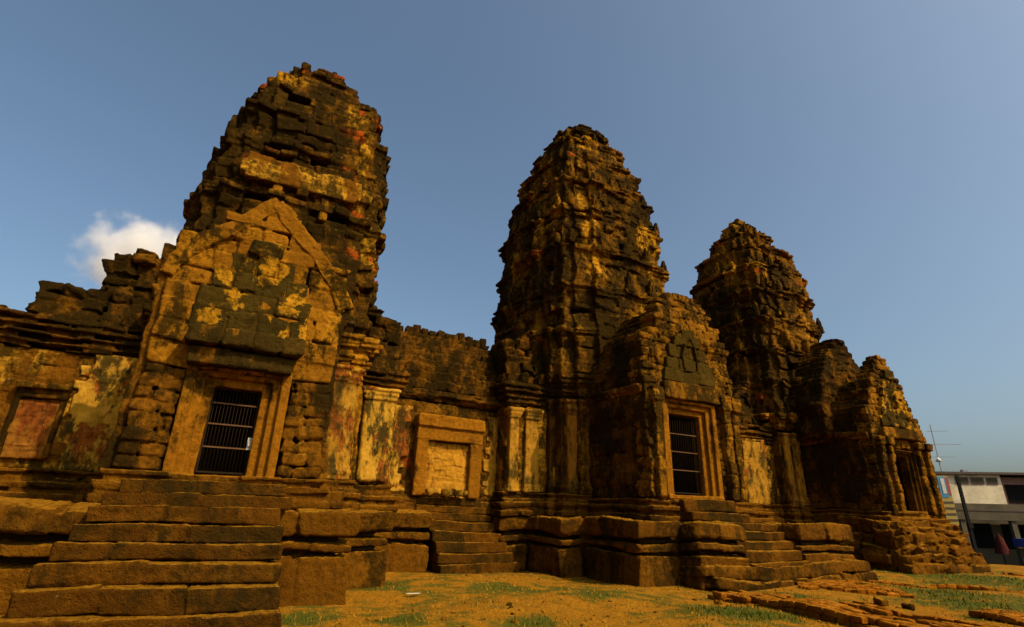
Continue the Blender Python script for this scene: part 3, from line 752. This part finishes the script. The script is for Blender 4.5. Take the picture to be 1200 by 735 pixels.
def gallery(label, x0, x1, seed, fin=True):
    random.seed(seed)
    t = thing('connecting_gallery', ((x0+x1)/2, YT, 1.4), label, 'gallery')
    yf, yb = 15.0, 17.2
    S = Stones(); z = 1.42
    for dz, off in ((.15, .24), (.10, .16), (.12, .20), (.09, .08)):
        S.course((x0, yf-off), (x1, yf-off), z, z+dz, ln=(.5, 1.), r=.035); z += dz
    S.build('plinth', M['laterite'], t, vox=0.024, worn=0.6)
    S = Stones()
    while z < 4.45:
        dz = random.uniform(.28, .4); S.course((x0, yf), (x1, yf), z, z+dz, ln=(.4, .8), jit=.015, r=.03); z += dz
    S.build('wall', M['body'], t, amp=.03, vox=0.026, worn=0.6)
    S = Stones()
    for dz, off in ((.09, .05), (.09, .12), (.10, .18), (.12, .12)):
        S.course((x0, yf-off), (x1, yf-off), z, z+dz, ln=(.35, .8), jit=.03, r=.03, miss=.05); z += dz
    S.build('cornice', M['roofstone'], t, amp=.05, vox=0.034, worn=0.8)
    S = Stones(); z0 = z
    while z < 6.75:
        dz = .255; u = (z-z0)/(6.75-z0); ins = 1.05*(1-(1-u)**.55) if u < 1 else 1.05
        S.course((x0, yf+.02+ins), (x1, yf+.02+ins), z, z+dz, thick=.7, ln=(.26, .36), jit=.012, r=.03, rough=.008); z += dz
    S.build('roof', M['roofstone'], t, amp=.07, vox=0.028, worn=.8)
    boxes('core', [(x0, x1, yf+.3, yb, 1.3, 5.0), (x0, x1, YT-.35, YT+.9, 5.001, 6.6)], M['core'], t)
    n = int((x1-x0)/.27)
    base = None
    for i in range(n):
        if base is None:
            S = Stones(); S.add((0, 0, .10), (.085, .10, .12), 0, .05, .5, 0, .006); S.add((0, 0, .2), (.09, .10, .10), 0, .08, .5, 0, .006)
            base = S.build('ridge_finial', M['roofstone'], t, amp=0)
            me = base.data; co = np.empty(len(me.vertices)*3, np.float32); me.vertices.foreach_get('co', co)
            me.vertices.foreach_set('co', (co.reshape(-1, 3)+root_loc(t)).astype(np.float32).ravel()); me.update(); o = base
        else:
            o = base.copy(); C.objects.link(o); o.parent = t
        s = random.uniform(1.25, 1.45)
        o.location = (x0+.14+i*.27-(x0+x1)/2, -.05, 6.74-1.4+random.uniform(-.03, .03)); o.scale = (s, s, s*random.uniform(.8, 1.15)); o.rotation_euler = (0, random.gauss(0, .08), random.gauss(0, .2))
    return t
t = gallery('low gallery with bricked-up doorway between the left and middle towers', 4.2, 7.8, 61)
random.seed(62)
blind_door(t, 5.42, 6.72, 1.85, 3.36, 14.9, .36, M['infill'], M['porch_plain'], .72)
ragged(t, 7.25, 7.74, 1.95, 4.3, 14.94, M['plaster'])
ragged(t, 4.22, 4.95, 1.95, 4.3, 14.94, M['plaster_pale'], left=0, right=.3)
gallery('low gallery between the middle and right towers, behind the porch', 15.8, 18.2, 63)
for i in range(8):
    S = Stones(); x = 5.5+i*.155; s = random.uniform(.06, .10)
    S.add((x, 14.6+random.uniform(-.05, .05), 1.90+s*.8), (s*1.2, s, s), random.random()*3, .05, None, random.gauss(0, .3), .012)
    tag(S.build('loose_stone', M['rubble'], None, amp=0, origin=(x, 14.6, 1.85)), 'small pale stone in the row at the foot of the blocked gallery doorway', 'stone', 'pale stones on the gallery doorsill')

# ------------------------------------------------------------------ platform, stairs
PLAT = [(-7, 10.15), (2.5, 10.15), (2.5, 11.65), (3.6, 11.65), (3.6, 14.2), (5.45, 14.2), (5.45, 14.95), (7.62, 14.95), (7.62, 14.2), (8.45, 14.2), (8.45, 12.5), (9.2, 12.5), (9.1, 10.28), (10.5, 10.28), (10.45, 9.65), (12.0, 9.65), (12.0, 10.5), (14.25, 10.5), (14.25, 9.65), (16.6, 9.65), (16.6, 12.45), (21.0, 12.45)]
pt = thing('stone_platform', (5, 11, 0), 'long brown stone platform with dark grooves carrying the whole temple', 'platform')
random.seed(71)
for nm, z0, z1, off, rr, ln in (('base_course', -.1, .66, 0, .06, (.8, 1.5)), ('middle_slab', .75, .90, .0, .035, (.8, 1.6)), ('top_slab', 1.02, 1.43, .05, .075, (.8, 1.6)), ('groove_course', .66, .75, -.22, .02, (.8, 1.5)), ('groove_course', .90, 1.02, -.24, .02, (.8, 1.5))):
    S = Stones()
    for i in range(len(PLAT)-1):
        p, q = np.array(PLAT[i]), np.array(PLAT[i+1]); d = (q-p)/np.linalg.norm(q-p); nrm = np.array([d[1], -d[0]])
        side = abs(d[1]) > .5
        a, b = p.copy(), q.copy()
        if not side:
            # a front face: stretch to convex ends, so the corner stone belongs to it
            a = a-d*(off if i > 0 and PLAT[i-1][1] > p[1] else -off*0); b = b+d*(off if i+2 < len(PLAT) and PLAT[i+2][1] > q[1] else 0)
        else:
            if d[1] < 0: b = b-d*.28      # towards the camera: end behind the front stone
            else: a = a+d*.28
        S.course(a+nrm*off, b+nrm*off, z0, z1, thick=.6, ln=ln, jit=.02, r=rr, rough=.012, gap=.010)
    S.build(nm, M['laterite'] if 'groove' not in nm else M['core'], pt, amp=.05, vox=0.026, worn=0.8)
boxes('fill', [(-7, 2.2, 10.45, 20, -.2, 1.415), (2.2, 3.3, 11.95, 20, -.2, 1.413), (3.3, 5.15, 14.5, 20, -.2, 1.411), (5.15, 7.92, 15.25, 20, -.2, 1.412), (7.92, 8.75, 14.5, 20, -.2, 1.410), (8.75, 9.5, 12.8, 20, -.2, 1.409), (9.5, 10.8, 10.6, 20, -.2, 1.407), (10.8, 11.8, 9.95, 20, -.2, 1.405), (11.8, 14.5, 10.8, 20, -.2, 1.403), (14.5, 16.3, 9.95, 20, -.2, 1.401), (16.3, 25.3, 12.75, 20, -.2, 1.40)], M['laterite'], pt)

def stairs(label, seed, steps, mat, depth=.6):
    random.seed(seed)
    x0, x1, y, z = steps[0][:4]
    t = thing('stone_staircase', ((x0+x1)/2, y, 0), label, 'staircase', 'stone stairs up to the doorways')
    for (x0, x1, y, z0, z1) in steps:
        S = Stones(); S.course((x0, y), (x1, y), z0, z1, thick=depth, ln=(.8, 1.5), jit=.010, r=.022, rough=.010, gap=.008, zj=.006)
        S.build('step', mat, t, amp=.032, vox=0.02, worn=0.6)
    return t
st = []
zs = [-.1, .17, .46, .72, .95, 1.19, 1.42]
for k in range(6):
    st.append((-1.80+.09*k, 1.28-.022*k, 8.5+.22*k, zs[k], zs[k+1]))
st.append((-1.25, 1.35, 9.85, 1.42, 1.62)); st.append((-1.1, 1.3, 10.25, 1.62, 1.80))
stairs('wide foreground stone staircase below the grille door', 81, st, M['step'], .9)
stairs('small stone staircase below the blocked gallery doorway', 82, [(5.62-.02*k, 7.95-.09*k, 13.75+.19*k, [-.1, .2, .47, .72, .97, 1.2, 1.42][k], [-.1, .2, .47, .72, .97, 1.2, 1.42][k+1]) for k in range(6)] + [(5.2, 7.3, 14.72, 1.42, 1.62), (5.2, 7.2, 14.80, 1.62, 1.84)], M['step'], .7)
stairs('inset stone staircase between two blocks below the middle porch', 83, [(12.0, 14.3, 9.5+.2*k, [.30, .52, .78, 1.0, 1.22][k], [.30, .52, .78, 1.0, 1.22, 1.42][k+1]) for k in range(5)] + [(11.0, 13.2, 10.35, 1.42, 1.65), (11.0, 13.0, 10.6, 1.65, 1.95)], M['step'], .7)
# cracked footing slabs in front of the middle stairs
ft = thing('stone_footing', (13.5, 9.4, 0), 'low cracked footing of broken slabs below the inset stairs', 'footing')
random.seed(84)
S = Stones(); S.course((10.35, 9.42), (16.8, 9.42), .20, .48, thick=.7, ln=(.9, 1.6), jit=.04, r=.05, rough=.02); S.build('upper_slab', M['laterite'], ft, amp=.08, vox=0.03, worn=0.8)
S = Stones(); S.course((10.55, 9.36), (16.9, 9.36), -.1, .20, thick=.7, ln=(.6, 1.2), jit=.05, r=.06, rough=.025); S.build('lower_slab', M['laterite'], ft, amp=.08, vox=0.03, worn=0.8)
# rough base of the right porch
rb = thing('rubble_base', (23.2, 10.8, 0), 'rough rubble base of rounded blocks under the rightmost porch', 'rubble base')
S = Stones(); random.seed(85); z = -.1; k = 0
for dz in (.34, .32, .28, .30, .24, .26):
    e = [.35, .28, .2, .12, .0, -.15][k]
    S.course((20.7-e*.4, 12.6), (20.7-e*.4, 10.6-e), z, z+dz, thick=.6, ln=(.5, 1.0), jit=.06, r=.10, rough=.03)
    S.course((20.7-e*.4, 10.35-e), (25.3+e*.6, 10.35-e), z, z+dz, thick=.7, ln=(.5, 1.1), jit=.07, r=.10, rough=.03)
    S.course((25.3+e*.6, 10.6-e), (25.3+e*.6, 13.5), z, z+dz, thick=.6, ln=(.5, 1.0), jit=.06, r=.10, rough=.03); z += dz; k += 1
S.build('rubble_courses', M['laterite'], rb, amp=.08, vox=0.028, worn=1.0)
boxes('core', [(21.0, 25.0, 10.6, 12.74, -.2, 1.42)], M['core'], rb)

# ------------------------------------------------------------------ brick foundations on the lawn
def foundation(name, label, pts, hgt, seed, wd=.5, rows=2, mat='brick'):
    random.seed(seed); S = Stones()
    (xa, ya), (xb, yb) = pts; L = math.hypot(xb-xa, yb-ya); d = np.array([(xb-xa)/L, (yb-ya)/L]); n = np.array([-d[1], d[0]]); rz = math.atan2(d[1], d[0])
    for r_ in range(rows):
        nb = int(wd/.135)
        for q in range(nb):
            s = random.uniform(0, .2)
            while s < L:
                ln = random.uniform(.20, .27)
                lim = L*(1-.22*r_*random.random())
                if s < lim and random.random() > (.05+.16*r_):
                    c = np.array([xa, ya])+d*(s+ln/2)+n*(q*.135+.07)
                    S.add((c[0], c[1], r_*hgt/rows+hgt/rows/2-.03+float(ground_z(c[0], c[1]))), (ln/2-.008, .060, hgt/rows/2-.003), rz+random.gauss(0, .03), .014, None, random.gauss(0, .015), .005)
                s += ln
    return tag(S.build(name, M[mat], None, amp=.03, origin=(xa, ya, 0)), label, 'brick foundation', 'ruined brick foundations on the lawn')
foundation('brick_foundation', 'long low brick wall remnant running from platform to lower edge', ((9.55, 8.75), (9.0, 4.2)), .20, 91, wd=1.0, rows=2)
foundation('brick_foundation', 'short stub of raised bricks on the inner side of the long brick remnant', ((11.0, 6.9), (10.3, 4.3)), .16, 92, wd=.5)
foundation('brick_foundation', 'broad flat patch of bricks beside the long brick remnant', ((12.6, 8.75), (14.0, 7.2)), .10, 93, wd=1.9, rows=1)
foundation('brick_foundation', 'thin straight brick line crossing the far lawn', ((16.2, 9.2), (18.8, 6.2)), .09, 94, wd=.35, rows=1)
foundation('brick_foundation', 'scattered brick strip nearest the lower right corner', ((12.4, 5.5), (12.1, 3.2)), .10, 95, wd=.9, rows=1)
foundation('brick_foundation', 'farthest brick strip on the lawn before the rubble base', ((24.0, 8.9), (26.5, 7.2)), .08, 96, wd=.6, rows=1)

# ------------------------------------------------------------------ lawn grass and loose bits
def lawn():
    r = np.random.RandomState(3); n = 90000
    # denser close to the camera
    a = r.uniform(-.30, 1.35, n); d = 4.2+24*r.rand(n)**1.7
    x = d*np.sin(a); y = d*np.cos(a)
    g = 1.6*green_at(x, y)+.35*np.sin(.9*x+1.3)*np.sin(1.1*y+.4)+.25*np.sin(2.3*x+y)+.2*np.sin(3.1*y-1.7*x)
    inside = np.zeros(n, bool)
    for (x0, x1, y0) in ((-7, 2.5, 10.0), (-1.9, 1.35, 8.4), (2.4, 3.65, 11.5), (3.6, 8.5, 13.2), (8.4, 9.2, 12.4), (9.1, 10.5, 10.2), (10.3, 16.9, 9.3), (16.6, 21, 12.4), (20.5, 25.6, 9.9)):
        inside |= (x > x0) & (x < x1) & (y > y0)
    keep = ~inside & ((g+r.normal(size=n)*.35 > .5) | (r.rand(n) < .35))
    x, y, g, d = x[keep], y[keep], g[keep], d[keep]; n = len(x)
    h = r.uniform(.012, .035, n)*(1+.9*(g > .6)); az = r.rand(n)*6.28; wd = .004+.0006*d; ln = r.normal(size=(n, 2))*.025
    z = ground_z(x, y)
    c, s = np.cos(az)*wd, np.sin(az)*wd
    V = np.stack([np.stack([x-c, y-s, z-.005], 1), np.stack([x+c, y+s, z-.005], 1), np.stack([x+ln[:, 0], y+ln[:, 1], z+h], 1)], 1).reshape(-1, 3)
    F = np.arange(3*n).reshape(-1, 3)
    m, t, b = nodes('grass_blades'); k = N(t); at = k.n('Attribute'); at.attribute_name = 'rnd'
    col = k.mix(k.ramp(at.outputs['Fac'], .45, .75), (.32, .14, .006), (.05, .066, .004))
    k.l(col, b.inputs['Base Color']); b.inputs['Roughness'].default_value = .9; b.inputs['Specular IOR Level'].default_value = .1
    o = mesh_obj('grass', V, F, m, None, None, smooth=False); o['kind'] = 'stuff'; o['label'] = 'short dry and green grass on the lawn'; o['category'] = 'grass'
    rn = np.clip(.38+.34*(g-.1)+r.normal(size=n)*.13, 0, 1)
    at = o.data.attributes.new('rnd', 'FLOAT', 'POINT'); at.data.foreach_set('value', np.repeat(rn, 3).astype(np.float32))
lawn()
def clods():
    r = np.random.RandomState(5); S = Stones(); n = 0
    while n < 420:
        a = r.uniform(-.02, 1.25); d = 5.5+14*r.rand()**1.4; x, y = d*math.sin(a), d*math.cos(a)
        if any(x0-.1 < x < x1+.1 and y > y0-.1 for (x0, x1, y0) in ((-7, 2.5, 10.0), (-1.9, 1.35, 8.4), (2.4, 3.65, 11.5), (3.6, 8.5, 13.5), (8.4, 9.2, 12.4), (9.1, 10.5, 10.2), (10.3, 16.9, 9.3), (16.6, 21, 12.4), (20.5, 25.6, 9.9))): continue
        q = r.uniform(.006, .022)*(1+.8*(r.rand() > .93)); S.add((x, y, float(ground_z(x, y))+q*.3), (q*1.3, q, q*.7), r.rand()*3, q*.5, None, r.normal()*.2, q*.12); n += 1
    o = S.build('gravel', M['gravel'], None, amp=0); o['kind'] = 'stuff'; o['label'] = 'small crumbs of stone and dry earth scattered over the lawn'; o['category'] = 'gravel'
clods()
boxes('scrap_paper', [(3.68, 3.95, 10.5, 10.58, .03, .04)], plain('paper', (.5, .42, .28)), origin=None, bevel=.004)
tag(bpy.data.objects['scrap_paper'], 'pale flat scrap lying on the grass left of centre', 'litter')
random.seed(99)
for i, (x, y, s, lb) in enumerate(((12.45, 6.9, .09, 'dark fist-sized stone on the lawn between the brick strips'), (12.6, 6.5, .045, 'tiny white stone on the lawn beside a darker one'), (10.9, 5.6, .06, 'small dark stone on top of the long brick remnant'), (9.0, 8.0, .05, 'small brown stone on the grass before the middle platform'))):
    S = Stones(); zz = float(ground_z(x, y))+(.2 if 'on top' in lb else 0); S.add((x, y, zz+s*.6), (s*1.3, s, s*.75), random.random()*3, .05, None, .1, .01); S.add((x+s*.5, y-.02, zz+s*.4), (s*.6, s*.7, s*.5), random.random()*3, .04, None, .1, .01)
    tag(S.build('stone', M['rubble'] if 'white' in lb else M['laterite'], None, amp=0, origin=(x, y, zz)), lb, 'stone')

# ------------------------------------------------------------------ street behind on the right
def street():
    # local frame: facade line through A, running to the right along e, depth along f (away from the camera)
    A = np.array([53.6, 26.4]); e = np.array([.75, -.66]); e /= np.linalg.norm(e); f = np.array([-e[1], e[0]]); ang = math.atan2(e[1], e[0])
    mats = {'white': plain('white_render', (.66, .55, .36), .8, 0, .45, .9), 'cream': plain('cream_render_shaded', (.105, .085, .05), .8, 0, .4, .8), 'dark': plain('dark_opening', (.008, .007, .006), .95),  # cream is darkened: shade of the lower storey put into its colour
            'roof': plain('roof_sheet', (.10, .075, .055), .7), 'win': plain('window_glass', (.06, .05, .03), .6), 'pink': plain('pink_render', (.28, .16, .12), .8),
            'blue': plain('sign_blue', (.04, .20, .34), .5, 0, .1), 'whitep': plain('sign_white', (.5, .48, .42), .5, 0, .1), 'yellow': plain('sign_yellow', (.34, .24, .04), .5, 0, .15), 'red': plain('sign_red', (.28, .05, .03), .5, 0, .1),
            'tarp': plain('tarp_blue', (.03, .06, .25), .6), 'pole': plain('pole_dark', (.012, .011, .010), .7), 'metal': plain('metal_grey', (.25, .25, .25), .5, .5)}
    def bx(name, lst, mat, parent):
        # boxes in the local frame (s along facade, d depth, z), turned by ang
        o = boxes(name, lst, mats[mat], None, None); me = o.data
        co = np.empty(len(me.vertices)*3, np.float32); me.vertices.foreach_get('co', co); co = co.reshape(-1, 3); w_ = co.copy()
        w_[:, 0] = A[0]+co[:, 0]*e[0]+co[:, 1]*f[0]; w_[:, 1] = A[1]+co[:, 0]*e[1]+co[:, 1]*f[1]
        w_ -= root_loc(parent) if parent else 0
        me.vertices.foreach_set('co', w_.astype(np.float32).ravel()); me.flip_normals(); me.update()
        if parent: o.parent = parent
        return o
    b = thing('shop_house', (A[0]+e[0]*6, A[1]+e[1]*6, -1.4), 'two storey white and cream shop building across the street', 'building')
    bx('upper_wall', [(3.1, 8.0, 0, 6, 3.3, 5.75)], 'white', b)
    for s in (4.6, 5.75, 6.9):
        w1 = bx('window', [(s, s+1.0 if s < 6 else s+.85, -.06, .02, 4.95, 5.55)], 'pink', b); bx('pane', [(s+.08, s+.92 if s < 6 else s+.77, -.09, -.061, 5.02, 5.48)], 'win', w1)
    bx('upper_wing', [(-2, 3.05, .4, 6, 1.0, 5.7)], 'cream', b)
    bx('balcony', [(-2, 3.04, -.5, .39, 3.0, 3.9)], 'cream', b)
    bx('recess', [(-2, 3.04, .3, .398, 3.95, 5.3)], 'dark', b)
    bx('side_wall', [(8.01, 13, .6, 6, 3.3, 5.6)], 'pink', b)
    bx('side_opening', [(8.5, 13, .5, .598, 3.5, 5.0)], 'dark', b)
    bx('roof', [(-2, 13.3, -.35, 6.2, 5.76, 5.95)], 'roof', b)
    bx('roof_vent', [(5.6, 6.0, .5, .9, 5.951, 6.2)], 'metal', b)
    bx('parapet', [(3.0, 14, -2.2, -2.0, 2.25, 3.3)], 'cream', b); bx('parapet_band', [(3.0, 14, -2.24, -2.201, 2.75, 2.85)], 'roof', b)
    bx('canopy_slab', [(3.0, 14, -2.2, -.01, 2.05, 2.24)], 'cream', b)
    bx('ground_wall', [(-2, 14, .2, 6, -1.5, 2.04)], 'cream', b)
    for s in (3.9, 7.2, 10.4): bx('shop_opening', [(s, s+2.5, .1, .198, -.1, 1.8)], 'dark', b)
    for s in (3.2, 6.75, 10.1): bx('column', [(s, s+.35, -2.1, -1.7, -1.5, 2.04)], 'cream', b)
    sg = thing('shop_sign', (A[0]+e[0]*2.3, A[1]+e[1]*2.3, -1.4), 'tall blue, white and yellow vertical shop sign left of the white building', 'sign')
    bx('sign_post', [(2.2, 2.3, -2.6, -2.5, -1.5, 5.3)], 'pole', sg); p_ = bx('sign_board', [(1.95, 2.75, -2.72, -2.62, 1.6, 5.4)], 'yellow', sg)
    bx('sign_panel', [(1.97, 2.5, -2.75, -2.721, 3.7, 5.35)], 'blue', p_); bx('sign_panel', [(2.5, 2.73, -2.75, -2.721, 3.9, 5.3)], 'red', p_); bx('sign_panel', [(2.15, 2.4, -2.775, -2.751, 4.0, 5.2)], 'whitep', p_)
    for k in range(4): bx('sign_stripe', [(1.97, 2.73, -2.75, -2.721, 1.9+.45*k, 2.05+.45*k)], 'roof', p_)
    pl = thing('utility_pole', (A[0]+e[0]*3, A[1]+e[1]*3, -1.4), 'dark utility pole in front of the shop sign', 'pole')
    bx('post', [(2.95, 3.15, -3.6, -3.4, -1.5, 5.4)], 'pole', pl); bx('junction_box', [(2.9, 3.2, -3.75, -3.61, 1.4, 1.75)], 'pole', pl)
    an = thing('tv_antenna', (A[0]+e[0]*4.2, A[1]+e[1]*4.2, 5.9), 'thin rooftop antenna mast with cross arms and small dish', 'antenna')
    bx('mast', [(4.18, 4.24, 1.0, 1.06, 5.951, 10.2)], 'metal', an)
    for z, l in ((9.6, 1.2), (8.4, 2.0), (7.3, 1.3)): bx('cross_arm', [(3.8, 3.8+l+.5, 1.061, 1.09, z, z+.04)], 'metal', an)
    V, F = [], []
    for k in range(12): V.append((.28*math.cos(k*math.pi/6), .28*math.sin(k*math.pi/6), 0))
    V.append((0, 0, .45)); F = [(k, (k+1) % 12, 12) for k in range(12)]+[tuple(range(12))[::-1]]
    px, py = A+e*4.21+f*1.03
    mesh_obj('horn', np.array(V)+np.array([px, py, 6.9]), F, mats['whitep'], an)
    tp = bx('awning', [(6.3, 13, -3.9, -2.4, .15, .75)], 'tarp', None); tp.name = 'awning'
    tag(tp, 'dark blue awning at street level under the shop building', 'awning')
    tv = thing('street_stall', (A[0]+e[0]*8, A[1]+e[1]*8, -1.4), 'low pale street stall counter under the blue awning', 'stall')
    bx('counter', [(6.4, 12.5, -3.6, -2.9, -1.5, -.65)], 'whitep', tv); bx('front_panel', [(6.42, 12.48, -3.64, -3.601, -1.5, -.8)], 'blue', tv)
    pr = thing('folded_parasol', (A[0]+e[0]*5.1-f[0]*3, A[1]+e[1]*5.1-f[1]*3, -1.4), 'dark red folded parasol in front of the shop building', 'parasol')
    q = A+e*5.1-f*3.0
    V, F = tube([(q[0], q[1], -1.5), (q[0], q[1], 1.1)], .05, 8); mesh_obj('pole', V, F, mats['pole'], pr)
    V = []; F = []
    for i, (zz, rr) in enumerate(((1.0, .06), (.7, .22), (.2, .30), (-.4, .42))):
        for k in range(16):
            a = 2*math.pi*k/16; r2 = rr*(1+.18*(k % 2)); V.append((q[0]+r2*math.cos(a), q[1]+r2*math.sin(a), zz))
    for i in range(3):
        for k in range(16): F.append((i*16+k, (i+1)*16+k, (i+1)*16+(k+1) % 16, i*16+(k+1) % 16))
    mesh_obj('canopy', V, F, plain('parasol_cloth', (.06, .012, .008), .9), pr)
    rd = boxes('street', [(36, 120, -80, 80, -1.6, -1.44)], plain('asphalt', (.055, .05, .045), .9), origin=(60, 0, -1.5)); rd['kind'] = 'structure'
street()

# ------------------------------------------------------------------ cloud
def cloud():
    c = np.array([-.168, .985, .372])*900
    V = []; F = []
    nu, nv = 24, 14
    for i in range(nv+1):
        for j in range(nu):
            th = math.pi*i/nv; ph = 2*math.pi*j/nu
            V.append((math.sin(th)*math.cos(ph), math.sin(th)*math.sin(ph), math.cos(th)))
    for i in range(nv):
        for j in range(nu): F.append((i*nu+j, (i+1)*nu+j, (i+1)*nu+(j+1) % nu, i*nu+(j+1) % nu))
    m = bpy.data.materials.new('cloud_vapour'); m.use_nodes = True; t = m.node_tree; t.nodes.remove(t.nodes['Principled BSDF']); k = N(t)
    vol = k.n('VolumePrincipled'); vol.inputs['Color'].default_value = (.98, .97, .96, 1); vol.inputs['Anisotropy'].default_value = .0
    tc = k.n('TexCoord'); P = tc.outputs['Object']
    ln = k.n('VectorMath'); ln.operation = 'LENGTH'; k.l(P, ln.inputs[0])
    n1 = k.noise(P, 2.2, 6, .6)
    d = k.math('SUBTRACT', k.math('ADD', k.math('MULTIPLY', n1, 1.3), -.12), k.math('MULTIPLY', ln.outputs['Value'], .75))
    k.l(k.math('MULTIPLY', k.ramp(d, -.12, .26), .04), vol.inputs['Density'])
    k.l(vol.outputs[0], t.nodes['Material Output'].inputs['Volume'])
    o = mesh_obj('cloud', np.array(V), F, m); o.location = c; o.scale = (84, 60, 82); o.rotation_euler = (0, R(-28), 0)
    o['kind'] = 'stuff'; o['label'] = 'single soft white cloud low in the sky at the left'; o['category'] = 'cloud'
cloud()
